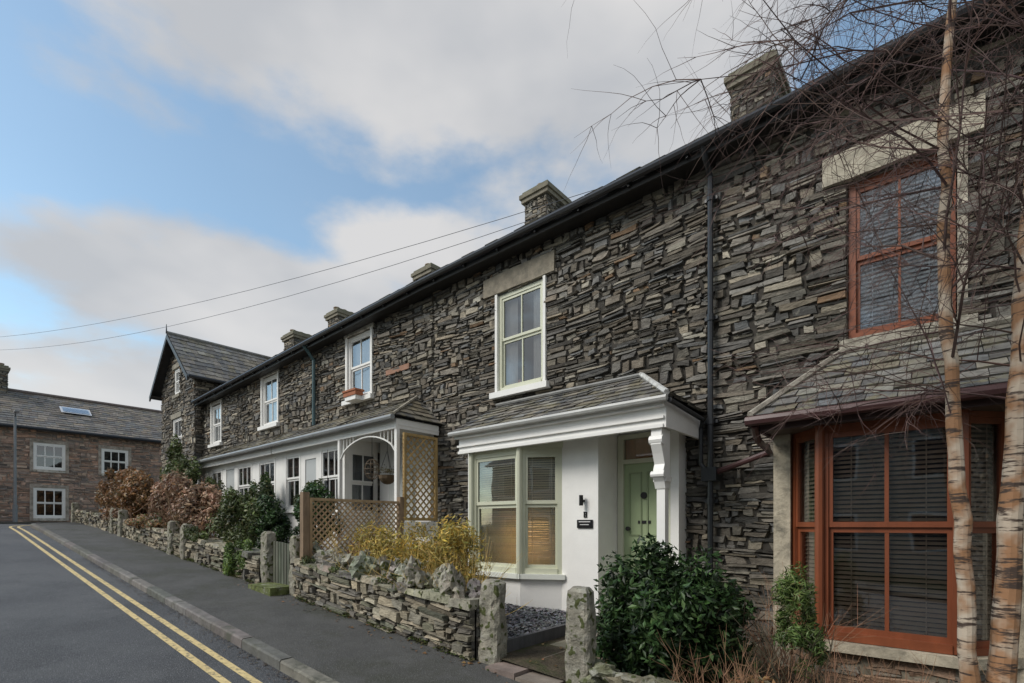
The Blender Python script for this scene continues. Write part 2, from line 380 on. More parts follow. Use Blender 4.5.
def chimney(e,x0,x1,y0,y1,zb,zt,pots=2,col=(.13,.12,.11)):
    mb=MB()
    for (phi,ox,oy,L) in ((0,x0,y0,x1-x0),(math.pi/2,x1,y0,y1-y0),(math.pi,x1,y1,x1-x0),(-math.pi/2,x0,y1,y1-y0)):
        mb.T(ox,oy,0,phi); stone_wall(mb,0,L,zb,zt-.28,0,sc=.8,dep=.03)
    mb.T(); 
    mb.box(x0-.07,x1+.07,y0-.07,y1+.07,zt-.28,zt-.18,'dressed_stone',(.20,.18,.14))
    mb.box(x0-.11,x1+.11,y0-.11,y1+.11,zt-.18,zt-.08,'dressed_stone',(.17,.155,.115))
    mb.box(x0-.05,x1+.05,y0-.05,y1+.05,zt-.08,zt,'dressed_stone',(.15,.15,.10))
    for i in range(pots):
        yy=y0+(y1-y0)*(i+.5)/pots; xx=(x0+x1)/2
        mb.tube([(xx,yy,zt),(xx,yy,zt+.13),(xx,yy,zt+.14),(xx,yy,zt+.17)],[.11,.10,.125,.12],'terracotta',(.24,.18,.13),10)
    mb.build('chimney',e)
def lintel(e,x0,x1,z0,z1,d=.075,col=LIN):
    mb=MB(); n=10; a=[];b=[]
    for i in range(n+1):
        x=x0+(x1-x0)*i/n; j=R.uniform(-.006,.006)
        a.append((x,WY-d,z0+j)); b.append((x,WY-d+R.uniform(-.004,.01),z1+R.uniform(-.012,.012)))
    for i in range(n):
        mb.poly([a[i],a[i+1],b[i+1],b[i]],'dressed_stone',col)
        mb.poly([b[i],b[i+1],(b[i+1][0],WY+.05,z1),(b[i][0],WY+.05,z1)],'dressed_stone',col)
        mb.poly([a[i+1],a[i],(a[i][0],WY+.2,z0),(a[i+1][0],WY+.2,z0)],'dressed_stone',col)
    for (p,q) in ((a[0],b[0]),(a[-1],b[-1])): mb.poly([p,q,(q[0],WY+.05,z1),(p[0],WY+.05,z0)],'dressed_stone',col)
    mb.build('stone_lintel',e)

# ---- house with orange-brown bay (right)
H0=house_shell('stone_terraced_house',-2.25,7.0,[(-.78,.115,1.99,3.70)],14)
lintel(H0,-1.0,.31,3.72,4.03,.08,(.42,.38,.30))
OR=(.20,.058,.024)
f=MB(); window(f,-.77,.105,2.0,3.7,WY+.03,'stained_wood',OR,.065,2.86,1,None,railw=.045)
f.box(-.84,.26,WY-.08,WY+.03,1.90,1.995,'dressed_stone',(.36,.33,.27))
f.box(.115,.19,WY-.045,WY+.1,1.995,3.72,'dressed_stone',(.40,.36,.29))
blinds(f,-.72,.06,2.05,3.66,WY+.13,(.9,.92,.94),.045,1.2)
f.build('sash_window',H0)
b=MB(); BC=(.42,.37,.28)
segs=[((-1.20,5.92),(-.89,5.58)),((-.89,5.58),(.14,5.58)),((.14,5.58),(.45,5.92))]
for i,(p,q) in enumerate(segs):
    dx,dy=q[0]-p[0],q[1]-p[1]; L=math.hypot(dx,dy); b.T(p[0],p[1],0,math.atan2(dy,dx))
    stone_wall(b,0,L,g(0)-.2,-1.18,0,pal=[((.38,.25,.17),3),((.29,.20,.14),3),((.24,.21,.17),2)],sc=1.3,dep=.02,mort=(.18,.16,.12))
    b.box(-.05,L+.05,-.09,.12,-1.18,-1.09,'dressed_stone',BC)
    window(b,0.0,L,-1.085,.95,-.0,'stained_wood',OR,.07 if i==1 else .05,-.02,1 if i==1 else 0,None,railw=.05,depth=.12,bw=.032)
    blinds(b,.06,L-.06,-1.0,.88,.115,(.46,.34,.25),.042,.9)
b.T()
b.box(-1.36,-1.20,5.86,WY,g(-1.3)-.1,1.0,'dressed_stone',BC); b.box(.45,.66,5.86,WY,g(.5)-.1,1.0,'dressed_stone',BC)
b.tube([(-.89,5.56,-1.09),(-.89,5.56,.95)],.04,'stained_wood',OR,8); b.tube([(.14,5.56,-1.09),(.14,5.56,.95)],.04,'stained_wood',OR,8)
b.build('bay_window',H0)
b=MB()
slates(b,(-1.42,5.28,1.06),(3.0,5.28,1.06),(3.0,WY-.03,1.86),(-.80,WY-.03,1.86),8,.2)
slates(b,(-1.42,WY-.03,1.06),(-1.42,5.28,1.06),(-.80,WY-.03,1.86),(-.80,WY-.025,1.86),6,.22)
b.tube([(-1.43,5.26,1.085),(-.80,WY-.03,1.90)],.035,'dressed_stone',(.34,.31,.26),6)
b.tube([(-.80,WY-.05,1.885),(3,WY-.05,1.885)],.04,'dressed_stone',(.26,.24,.2),6)
b.box(-1.38,3.0,5.36,5.39,.93,1.03,'painted_wood',(.05,.025,.022)); b.box(-1.40,-1.37,5.36,WY,.93,1.03,'painted_wood',(.05,.025,.022))
b.box(-1.37,3.0,5.39,WY,.952,.975,'painted_wood',(.12,.09,.07))
b.build('bay_roof',H0)
b=MB(); MAR=(.075,.035,.035)
b.tube([(-1.47,5.26,1.02),(3,5.26,1.02)],.05,'pipe_paint',MAR,8)
b.tube([(-1.40,5.3,.98),(-1.42,5.5,.86),(-1.5,6.3,.84),(-2.12,6.38,.66)],.035,'pipe_paint',MAR,8)
b.build('maroon_rainwater_pipe',H0)
b=MB(); b.box(1.2,2.1,WY-.06,WY+.0,-1.9,.3,'stained_wood',OR); b.build('front_door',H0)

# ---- centre house
H1=house_shell('stone_terraced_house',-7.6,-2.25,[(-5.9,-4.86,2.3,4.0)],14)
lintel(H1,-6.2,-4.65,4.03,4.36,.07,(.25,.22,.17))
f=MB(); window(f,-5.88,-4.88,2.31,4.0,WY-.01,'painted_wood',CREAM,.065,3.2,1,'curtain')
f.box(-5.93,-5.88,WY-.06,WY+.02,2.30,4.02,'white_render',WHITE); f.box(-4.88,-4.83,WY-.06,WY+.02,2.30,4.02,'white_render',WHITE)
f.box(-6.0,-4.76,WY-.13,WY+.05,2.20,2.30,'painted_wood',WHITE)
f.tube([(-5.5,WY+.12,2.35),(-5.5,WY+.12,2.5)],[.05,.03],'terracotta',(.7,.25,.2),8)
f.build('sash_window',H1)
XR=-2.30
b=MB()
slates(b,(-5.78,5.28,1.43),(XR,5.28,1.43),(-3.18,WY-.03,2.06),(-5.9,WY-.03,2.06),7,.21)
slates(b,(XR,5.28,1.43),(XR,WY-.03,1.43),(-3.16,WY-.03,2.06),(-3.18,WY-.03,2.06),6,.23)
b.tube([(XR+.01,5.27,1.46),(-3.18,WY-.04,2.1)],.035,'dressed_stone',(.50,.50,.48),6)
b.poly([(-5.8,5.3,1.4),(-5.88,WY,1.4),(-5.88,WY,2.05)],'white_render',WHITE)
b.tube([(-5.9,WY-.05,2.09),(-3.18,WY-.05,2.09)],.03,'roof_plain',(.24,.24,.23),6)
b.build('porch_roof',H1)
b=MB()
W2=(.82,.81,.78); PY=6.26; XF=XR-.08
b.box(-5.7,XF,5.37,5.42,1.10,1.40,'painted_wood',W2); b.box(-5.74,XF+.04,5.31,5.37,1.33,1.41,'painted_wood',W2)
b.box(-5.72,XF+.02,5.34,5.37,1.20,1.23,'painted_wood',W2); b.box(-5.71,XF+.01,5.35,5.37,1.10,1.14,'painted_wood',W2)
b.box(XF,XF+.04,5.37,WY-.06,1.10,1.40,'painted_wood',W2)
b.box(-5.7,XF,5.42,WY-.06,1.28,1.30,'painted_wood',W2)
b.tube([(-5.8,5.255,1.40),(XR+.02,5.255,1.40)],.038,'pipe_paint',(.42,.42,.40),8)
gz=-1.62
b.box(-4.02,-3.44,5.75,5.87,gz,1.28,'white_render',WHITE); b.box(-3.56,-3.44,5.87,PY+.1,gz,1.28,'white_render',WHITE)
b.box(-5.90,-5.75,5.76,WY-.06,gz,1.28,'white_render',WHITE)
b.box(-2.66,-2.55,PY-.02,WY+.02,gz,1.28,'white_render',WHITE); b.box(-3.44,-2.66,PY+.05,PY+.1,1.2,1.28,'white_render',WHITE)
b.box(-2.51,-2.41,5.50,5.60,gz,.62,'painted_wood',W2); b.box(-2.54,-2.385,5.47,5.63,.50,.56,'painted_wood',W2)
b.box(-2.54,-2.385,5.47,5.63,gz,-.98,'painted_wood',W2)
prof=[(.0,.42),(.03,.50),(.07,.55),(.05,.64),(.02,.70),(.07,.82),(.12,.92),(.10,1.1),(-.13,1.1),(-.13,.42)]
b.prism([(-2.525,5.49-p[0],p[1]) for p in prof],(.125,0,0),'painted_wood',W2)
for (yy,zz,r_) in ((5.41,.97,.055),(5.44,.58,.04)): b.tube([(-2.545,yy,zz),(-2.385,yy,zz)],r_,'painted_wood',W2,10)
b.build('porch',H1)
b=MB()
segs=[((-5.76,5.76),(-5.5,5.46)),((-5.5,5.46),(-4.54,5.46)),((-4.54,5.46),(-4.02,5.76))]
for i,(p,q) in enumerate(segs):
    dx,dy=q[0]-p[0],q[1]-p[1]; L=math.hypot(dx,dy); b.T(p[0],p[1],0,math.atan2(dy,dx))
    b.box(0,L,0.0,.1,gz,-.76,'white_render',WHITE)
    b.box(-.04,L+.04,-.07,.12,-.76,-.69,'painted_wood',(.72,.74,.68))
    b.box(-.01,L+.01,-.02,.1,1.08,1.28,'painted_wood',CREAM)
    window(b,0.0,L,-.69,1.08,0,'painted_wood',CREAM,.07,.30,0,None,railw=.05,depth=.1)
    blinds(b,.07,L-.07,-.62,1.02,.105,(.95,.88,.70),.034,1.0)
b.T()
for x in (-5.5,-4.54): b.tube([(x,5.44,-.69),(x,5.44,1.1)],.042,'painted_wood',CREAM,8)
b.box(-4.95,-4.45,6.0,6.02,-.5,.05,'lamp_glow',(1,1,1))
b.build('bay_window',H1)
b=MB(); GR=(.35,.43,.25); y=PY+.02; dx0,dx1,dz0,dz1=-3.34,-2.74,-1.15,.84
b.box(dx0,dx1,y,y+.05,dz0,dz1,'painted_wood',GR)
w=(dx1-dx0)
for a,c in ((.12,.44),(.56,.88)):
    for z0,z1 in ((.05,.42),(.50,.93)):
        X0,X1,Z0,Z1=dx0+w*a,dx0+w*c,dz0+2.01*z0,dz0+2.01*z1
        for (p0,p1,q0,q1) in ((X0,X1,Z0,Z0+.02),(X0,X1,Z1-.02,Z1),(X0,X0+.02,Z0+.02,Z1-.02),(X1-.02,X1,Z0+.02,Z1-.02)): b.box(p0,p1,y-.014,y,q0,q1,'painted_wood',tuple(k*.75 for k in GR))
xm=(dx0+dx1)/2
b.box(xm-.09,xm+.09,y-.012,y,.02,.06,'metal_dark',(.05,.05,.05)); b.tube([(xm,y-.03,.40),(xm,y-.0,.40)],.045,'metal_dark',(.03,.03,.03),10)
b.tube([(dx0+.07,y-.05,-.05),(dx0+.07,y,-.05)],.03,'metal_dark',(.05,.05,.05),8)
for (a,c) in ((dx0-.09,dx0),(dx1,dx1+.075)): b.box(a,c,y-.03,y+.05,dz0,1.24,'painted_wood',CREAM)
b.box(dx0,dx1,y-.03,y+.05,.84,.90,'painted_wood',CREAM); b.box(dx0,dx1,y-.03,y+.05,1.18,1.24,'painted_wood',CREAM)
b.poly([(dx0,y+.01,.90),(dx1,y+.01,.90),(dx1,y+.01,1.18),(dx0,y+.01,1.18)],'glass',(1,1,1))
b.poly([(dx0,y+.04,.90),(dx1,y+.04,.90),(dx1,y+.04,1.18),(dx0,y+.04,1.18)],'stained_wood',(.62,.32,.13))
b.box(-3.44,-2.55,5.9,PY+.02,-1.6,-1.17,'paving',(.2,.19,.17)); 
b.build('front_door',H1)
b=MB()
b.box(-3.76,-3.52,5.73,5.748,-.04,.07,'metal_dark',(.02,.02,.022)); b.box(-3.73,-3.55,5.727,5.73,.038,.05,'painted_wood',(.6,.6,.6)); b.box(-3.71,-3.57,5.727,5.73,.0,.01,'painted_wood',(.6,.6,.6))
for (a_,b_,c_,d_) in ((-3.66,-3.645,.10,.18),(-3.625,-3.61,.10,.18),(-3.645,-3.625,.165,.18),(-3.645,-3.625,.10,.115),(-3.645,-3.625,.135,.148)): b.box(a_,b_,5.738,5.75,c_,d_,'metal_dark',(.03,.03,.03))
b.build('house_sign',H1)
b=MB(); b.tube([(-3.66,5.68,.26),(-3.66,5.68,.40)],[.028,.028],'metal_dark',(.03,.03,.03),8); b.box(-3.675,-3.645,5.68,5.75,.31,.34,'metal_dark',(.03,.03,.03)); b.build('porch_wall_light',H1)
b=MB(); BK=(.03,.033,.037)
b.tube([(-2.2,6.12,4.62),(-2.2,6.2,4.5),(-2.2,6.38,4.36),(-2.2,6.38,-1.5)],.036,'pipe_paint',BK,8)
for z in (4.1,2.6,1.3,.3,-.8): b.tube([(-2.2,6.38,z-.04),(-2.2,6.38,z+.04)],.048,'pipe_paint',BK,8); b.box(-2.28,-2.12,6.40,6.46,z-.02,z+.02,'pipe_paint',BK)
b.tube([(XR+.03,5.3,1.38),(XR+.03,6.3,1.32),(XR-.02,6.38,1.22),(XR-.02,6.38,.78),(-2.24,6.38,.66)],.028,'pipe_paint',BK,8)
b.box(-2.29,-2.11,6.31,6.45,.55,.72,'pipe_paint',BK)
b.build('downpipe',H1)
b=MB(); b.tube([(-12.15,6.12,4.5),(-12.15,6.38,4.2),(-12.15,6.38,2.5)],.045,'pipe_paint',(.06,.11,.12),8); b.build('downpipe',H1)

# ---- further houses
H2=house_shell('stone_terraced_house',-12.4,-7.6,[(-10.72,-9.72,2.92,4.42)],10)
H3=house_shell('stone_terraced_house',-17.2,-12.4,[(-15.4,-14.35,2.9,4.35)],10,1.05)
H4=house_shell('stone_terraced_house',-20.3,-17.2,[(-19.5,-18.6,2.8,4.15)],10,1.15)
for e,x0,x1,z0,z1 in ((H2,-10.7,-9.74,2.93,4.42),(H3,-15.38,-14.37,2.91,4.35),(H4,-19.48,-18.62,2.81,4.15)):
    f=MB(); window(f,x0,x1,z0,z1,WY-.01,'painted_wood',WHITE,.07,None,1,'full')
    f.box(x0-.07,x0,WY-.06,WY+.02,z0,z1+.02,'white_render',WHITE); f.box(x1,x1+.07,WY-.06,WY+.02,z0,z1+.02,'white_render',WHITE)
    f.box(x0-.12,x1+.12,WY-.13,WY+.05,z0-.1,z0-.0,'painted_wood',WHITE); f.box(x0-.12,x1+.12,WY-.07,WY+.05,z1+.02,z1+.14,'dressed_stone',(.5,.48,.43))
    f.build('sash_window',e)
b=MB(); b.box(-10.45,-9.95,WY-.30,WY-.10,2.935,3.05,'terracotta',(.32,.12,.06)); b.box(-10.47,-9.93,WY-.32,WY-.08,3.03,3.07,'terracotta',(.32,.12,.06)); b.box(-10.42,-9.98,WY-.28,WY-.12,2.84,2.935,'painted_wood',WHITE)
b.build('window_planter',H2)
b=MB(); b.box(-9.15,-8.35,WY-.055,WY,3.24,3.35,'terracotta',(.30,.165,.11)); b.build('red_stone_block',H2)
VP=[((.19,.172,.135),3),((.15,.143,.13),3),((.235,.21,.15),2)]
for e,x0,x1 in ((H2,-12.4,-7.35),(H3,-17.2,-12.4),(H4,-18.3,-17.2)):
    b=MB(); slates(b,(x0,5.36,1.95),(x1,5.36,1.95),(x1-(.75 if e is H2 else 0),WY-.03,2.58),(x0,WY-.03,2.58),6,.25,pal=VP)
    b.box(x0,x1-.06,5.44,5.48,1.74,1.92,'painted_wood',WHITE); b.box(x0,x1-.05,5.48,WY-.06,1.80,1.82,'painted_wood',WHITE)
    b.tube([(x0,5.32,1.92),(x1,5.32,1.92)],.05,'pipe_paint',(.25,.26,.26),8)
    if e is H2:
        slates(b,(x1,5.36,1.95),(x1,WY-.03,1.95),(x1-.74,WY-.03,2.58),(x1-.75,WY-.03,2.58),6,.25,pal=VP)
        b.box(x1-.1,x1-.06,5.48,WY-.06,1.74,1.92,'painted_wood',WHITE); b.tube([(x1,5.34,1.98),(x1-.75,WY-.04,2.61)],.03,'dressed_stone',(.34,.31,.25),6)
    b.build('verandah_roof',e)
def frontwall(e,x0,x1,wins,doors=()):
    b=MB(); y=5.62; zb=g(x1)-.1
    us=sorted([x0,x1]+[u for w in wins+list(doors) for u in (w[0],w[1])])
    for a,c in zip(us,us[1:]):
        hit=[w for w in wins+list(doors) if w[0]-.001<=a and c<=w[1]+.001]
        if hit:
            w=hit[0]; b.box(a,c,y,y+.1,zb,w[2],'white_render',WHITE); b.box(a,c,y,y+.1,w[3],1.8,'white_render',WHITE)
        else: b.box(a,c,y,y+.1,zb,1.8,'white_render',WHITE)
    b.build('white_front_wall',e)
    f=MB()
    for w in wins: 
        window(f,w[0],w[1],w[2],w[3],y-.01,'painted_wood',WHITE,.07,w[2]+(w[3]-w[2])*.55,2 if w[1]-w[0]>.9 else 1,None); f.box(w[0]-.06,w[1]+.06,y-.08,y,w[2]-.06,w[2],'painted_wood',WHITE)
    for w in doors: f.box(w[0],w[1],y+.02,y+.06,w[2],w[3],'painted_wood',(.45,.47,.47))
    f.build('casement_windows',e)
frontwall(H2,-12.4,-9.42,[(-12.1,-11.3,.35,1.7),(-10.42,-9.52,.2,1.7)],[(-11.1,-10.6,-.9,1.5)])
frontwall(H3,-17.2,-12.4,[(-13.6,-12.6,.3,1.68),(-15.0,-14.0,.3,1.68),(-17.0,-16.1,.3,1.68)],[(-15.8,-15.2,-.5,1.6)])
frontwall(H4,-18.3,-17.2,[(-18.15,-17.35,.5,1.68)])
b=MB(); b.T(-9.42,5.72,0,math.pi/2)
b.box(0,.78,0,.1,-1.2,.2,'white_render',WHITE); b.box(0,.78,0,.1,1.6,1.8,'white_render',WHITE)
window(b,.0,.7,.2,1.6,-.005,'painted_wood',WHITE,.06,None,1,None); b.T()
b.box(-9.3,-7.6,WY-.1,WY-.02,-1.2,1.8,'white_render',(.7,.7,.68)); b.box(-8.9,-8.1,WY-.15,WY-.1,-1.0,1.2,'painted_wood',(.5,.52,.5))
for x in (-9.40,-7.48): b.box(x,x+.07,5.45,5.52,-1.2,1.74,'painted_wood',WHITE)
n=16; xa,xb=-9.33,-7.48
for i in range(n):
    t0,t1=i/n,(i+1)/n; z=lambda t:1.32+.36*math.sin(math.pi*t)**.6
    b.prism([(xa+(xb-xa)*t0,5.46,z(t0)),(xa+(xb-xa)*t1,5.46,z(t1)),(xa+(xb-xa)*t1,5.46,z(t1)+.025),(xa+(xb-xa)*t0,5.46,z(t0)+.025)],(0,.04,0),'painted_wood',WHITE)
    if z(t0)<1.62: b.box(xa+(xb-xa)*t0,xa+(xb-xa)*t0+.012,5.47,5.49,z(t0),1.73,'painted_wood',WHITE)
b.build('verandah',H2)
def lattice(mb,x0,x1,z0,z1,y,pitch=.13,col=(.36,.25,.11),rail=.045,wv=.014):
    mb.box(x0,x0+rail,y-.02,y+.03,z0,z1,'weathered_wood',col); mb.box(x1-rail,x1,y-.02,y+.03,z0,z1,'weathered_wood',col)
    mb.box(x0+rail,x1-rail,y-.02,y+.03,z1-rail,z1,'weathered_wood',col); mb.box(x0+rail,x1-rail,y-.02,y+.03,z0,z0+rail,'weathered_wood',col)
    W,Hh=x1-x0,z1-z0
    for s in (1,-1):
        c=-Hh
        while c<W+0:
            t0=max(0,-c); t1=min(Hh,W-c)
            if t1-t0>.03:
                a=(c+t0,t0);d=(c+t1,t1)
                if s<0: a=(W-a[0],a[1]);d=(W-d[0],d[1])
                yy=y if s>0 else y+.010
                mb.prism([(x0+a[0]-wv,yy,z0+a[1]),(x0+a[0]+wv,yy,z0+a[1]),(x0+d[0]+wv,yy,z0+d[1]),(x0+d[0]-wv,yy,z0+d[1])],(0,.008,0),'weathered_wood',vary(col,.15))
            c+=pitch
b=MB(); b.T(-7.30,5.52,0,math.pi/2); lattice(b,0,.78,.08,1.66,0,.14,(.38,.26,.11),.05,.02); b.box(0,.78,-.02,.03,-.22,.06,'painted_wood',WHITE); b.build('trellis_screen')
b=MB(); b.T(-7.34,3.72,0,math.pi/2); lattice(b,.06,1.78,-.55,.42,0,.10,(.36,.255,.15),.045,.017)
for u in (0.0,1.78): b.box(u-.06,u+.04,-.05,.05,-1.3,.50,'weathered_wood',(.22,.155,.10))
b.build('trellis_fence')
b=MB()
def ball(mb,c,r,m,col,sz=1,n=8,k=6,cut=0):
    rings=[]
    for i in range(k+1):
        a=math.pi*i/k; rings.append([(c[0]+r*math.sin(a)*math.cos(2*math.pi*j/n),c[1]+r*math.sin(a)*math.sin(2*math.pi*j/n),c[2]+r*sz*math.cos(a)) for j in range(n)])
    idx=[[mb.P(*p) for p in rg] for rg in rings[cut:]]
    for a,b_ in zip(idx,idx[1:]):
        for j in range(n): mb.F([a[j],b_[j],b_[(j+1)%n],a[(j+1)%n]],col,m)
ball(b,(-7.9,5.6,.93),.17,'twig',(.10,.07,.04),1,10,8,4)
for j in range(3): a=j*2.1; b.tube([(-7.9+.16*math.cos(a),5.6+.16*math.sin(a),.93),(-7.9,5.6,1.4)],.006,'metal_dark',(.03,.03,.03),4)
b.tube([(-7.9,5.6,1.4),(-7.9,5.6,1.8)],.006,'metal_dark',(.03,.03,.03),4)
for i in range(160):
    p=Vector((-7.9+R.gauss(0,.09),5.6+R.gauss(0,.09),.97+abs(R.gauss(0,.05)))); q=p+Vector((R.uniform(-.04,.04),R.uniform(-.04,.04),.02)); 
    b.poly([tuple(p),(p.x+.03,p.y,p.z+.01),tuple(q)],'leaf',vary((.12,.10,.04),.4))
b.build('hanging_basket')
b=MB()
for j in range(8):
    a=j*math.pi/4; b.tube([(-8.55+.15*math.sin(t)*math.cos(a),5.7+.15*math.sin(t)*math.sin(a),1.10+.2*math.cos(t)) for t in [math.pi*k/8 for k in range(9)]],.008,'twig',(.13,.10,.07),4)
for zz,r_ in ((1.2,.13),(1.1,.15),(1.0,.13)): b.tube([(-8.55+r_*math.cos(a),5.7+r_*math.sin(a),zz) for a in [2*math.pi*k/12 for k in range(13)]],.008,'twig',(.13,.10,.07),4,False)
b.tube([(-8.55,5.7,1.3),(-8.55,5.7,1.8)],.006,'metal_dark',(.03,.03,.03),4)
b.build('hanging_lantern')
chimney(H0,-3.05,-2.35,10.0,11.5,6.4,8.62,0)
chimney(H1,-8.15,-7.45,10.0,10.95,6.4,8.55,2)
chimney(H2,-12.6,-11.85,10.0,10.85,6.3,8.0,2)
chimney(H3,-17.95,-17.2,10.0,10.9,6.0,8.15,3)
chimney(H4,-21.6,-20.7,10.0,11.0,6.0,8.2,3)

# ---- gabled stone house at the end
G=empty('gabled_stone_house',(-22.2,6.2,0))
gx0,gx1,gy0,gy1,gev,gap=-24.2,-20.3,6.2,11.0,5.45,7.15; gm=(gx0+gx1)/2
b=MB(); tf=lambda x: gev+(gap-gev)*(1-abs(x-gm)/((gx1-gx0)/2))
ops=[(gm-.5,gm+.5,2.6,4.1),(gm-.3,gm+.3,5.0,6.0),(gm-.5,gm+.5,.4,1.9)]
stone_wall(b,gx0,gx1,-.3,gap,gy0,ops,topf=tf)
b.T(gx1,gy0,0,math.pi/2); stone_wall(b,0,gy1-gy0,-.3,gev,0); b.T(gx0,gy1,0,-math.pi/2); stone_wall(b,0,gy1-gy0,-.3,gev,0,sc=1.5); b.T()
b.poly([(gx0,gy1,-.3),(gx1,gy1,-.3),(gx1,gy1,gev),(gm,gy1,gap),(gx0,gy1,gev)],'mortar',(.12,.11,.1)); b.build('stone_wall',G)
f=MB()
for o in ops: window(f,*o,gy0-.01,'painted_wood',WHITE,.08,None,1,None); f.box(o[0]-.1,o[1]+.1,gy0-.08,gy0,o[2]-.12,o[2],'dressed_stone',LIN); f.box(o[0]-.1,o[1]+.1,gy0-.07,gy0,o[3],o[3]+.18,'dressed_stone',LIN)
f.build('sash_window',G)
b=MB(); sl=(gap-gev)/((gx1-gx0)/2); ov=.35; zl=gev-ov*sl+.1; zt=gap+.1; ya,yb=gy0-.35,gy1+.1
slates(b,(gx1+ov,ya,zl),(gx1+ov,yb,zl),(gm,yb,zt),(gm,ya,zt),10,.28)
slates(b,(gx0-ov,yb,zl),(gx0-ov,ya,zl),(gm,ya,zt),(gm,yb,zt),10,.28)
b.tube([(gm,ya,zt+.03),(gm,yb,zt+.03)],.07,'dressed_stone',(.2,.2,.19),6)
for s in (-1,1):
    xe=gm+s*((gx1-gx0)/2+ov)
    b.prism([(xe,ya-.02,zl-.2),(gm,ya-.02,zt-.2),(gm,ya-.02,zt-.01),(xe,ya-.02,zl-.01)],(0,.05,0),'painted_wood',(.03,.03,.03))
    b.tube([(xe+s*.04,ya,zl-.03),(xe+s*.04,yb,zl-.03)],.06,'pipe_paint',BK,6)
    b.poly([(xe,ya,zl-.05),(xe,yb,zl-.05),(gm+s*(gx1-gx0)/2,yb,zl-.02),(gm+s*(gx1-gx0)/2,ya,zl-.02)],'painted_wood',(.03,.03,.03))
b.tube([(gm,ya-.02,zt),(gm,ya-.02,zt+.35)],[.03,.01],'painted_wood',(.05,.05,.05),5)
b.build('slate_roof',G)

# ---- far house
FH=empty('pink_stone_house',(-32,1,0))
b=MB(); b.T(-32,0,0,math.pi/2)
ops=[(y0,y1,z0,z1) for (y0,y1) in ((-6.6,-5.5),(-3.4,-2.3),(-.2,.9),(3.12,4.25),(5.6,6.7)) for (z0,z1) in ((2.6,3.85),(.32,1.75))]
stone_wall(b,-8,9.3,-.1,4.45,0,ops,pal=PK,m='pink_stone',sc=1.25,dep=.03,mort=(.28,.23,.19)); b.build('stone_wall',FH)
f=MB(); f.T(-32,0,0,math.pi/2)
for o in ops:
    window(f,*o,-.02,'painted_wood',WHITE,.09,None,2,None,bw=.04)
    f.box(o[0]-.12,o[0],-.05,.02,o[2]-.12,o[3]+.15,'dressed_stone',(.36,.31,.26)); f.box(o[1],o[1]+.12,-.05,.02,o[2]-.12,o[3]+.15,'dressed_stone',(.36,.31,.26))
    f.box(o[0],o[1],-.05,.02,o[3],o[3]+.15,'dressed_stone',(.36,.31,.26)); f.box(o[0],o[1],-.06,.02,o[2]-.12,o[2],'dressed_stone',(.5,.46,.4))
f.build('windows',FH)
b=MB(); slates(b,(-31.7,-8.2,4.5),(-31.7,9.5,4.5),(-35.6,9.5,6.75),(-35.6,-8.2,6.75),16,.35,pal=[((.145,.13,.12),3),((.175,.15,.125),3),((.12,.115,.11),2)])
slates(b,(-39.5,9.5,4.5),(-39.5,-8.2,4.5),(-35.6,-8.2,6.75),(-35.6,9.5,6.75),10,.6)
b.tube([(-35.6,-8.2,6.8),(-35.6,9.5,6.8)],.09,'terracotta',(.15,.12,.11),6); b.tube([(-31.62,-8.2,4.45),(-31.62,9.5,4.45)],.08,'pipe_paint',BK,6)
b.box(-39.2,-32.02,-8,-7.9,-.1,4.5,'pink_stone',(.3,.22,.17)); b.box(-39.2,-32.02,9.2,9.3,-.1,4.5,'pink_stone',(.3,.22,.17))
sn=Vector((-3.9,0,2.25)).normalized(); 
def rp(t,y,h): return (-31.7+sn.x*t+.5*h,y,4.5+sn.z*t+.866*h)
for (h,ins,mm,cc) in ((.10,0,'painted_wood',(.6,.62,.65)),(.12,.08,'glass',(1,1,1))):
    q=[rp(2.2+ins,4.3+ins,h),rp(2.2+ins,5.5-ins,h),rp(3.0-ins,5.5-ins,h),rp(3.0-ins,4.3+ins,h)]
    b.poly(q,mm,cc)
b.build('slate_roof',FH)
chimney(FH,-36.0,-35.2,1.4,2.5,6.0,7.9,3); chimney(FH,-36.0,-35.2,-6.4,-5.3,6.0,7.9,3)
b=MB(); b.tube([(-31.2,2.46,.1),(-31.2,2.46,4.85)],[.06,.045],'pipe_paint',(.22,.23,.24),8); b.tube([(-31.2,2.46,.1),(-31.2,2.46,.9)],.085,'pipe_paint',(.2,.21,.22),8)
b.tube([(-31.2,2.46,4.8),(-31.0,2.46,4.95),(-30.7,2.46,4.97)],.03,'pipe_paint',(.16,.17,.18),6); b.box(-30.8,-30.35,2.38,2.54,4.92,5.0,'pipe_paint',(.3,.3,.3)); b.build('street_lamp')
b=MB(); b.tube([(-33.4,-.6,0),(-33.4,-.6,8.4)],[.15,.10],'weathered_wood',(.12,.09,.07),8); b.box(-33.45,-33.35,-1.1,-.1,7.7,7.8,'weathered_wood',(.12,.09,.07)); b.build('telegraph_pole')
b=MB()
for (a,c,sag) in (((-3.68,6.15,4.75),(-33.4,-.9,7.9),2.2),((-4.6,6.15,4.75),(-33.4,-.3,7.75),2.6)):
    a,c=Vector(a),Vector(c); pts=[]
    for i in range(21): t=i/20; p=a.lerp(c,t); p.z-=sag*4*t*(1-t)*.35; pts.append(tuple(p))
    b.tube(pts,.005,'metal_dark',(.25,.25,.26),4)
b.build('telephone_wires')

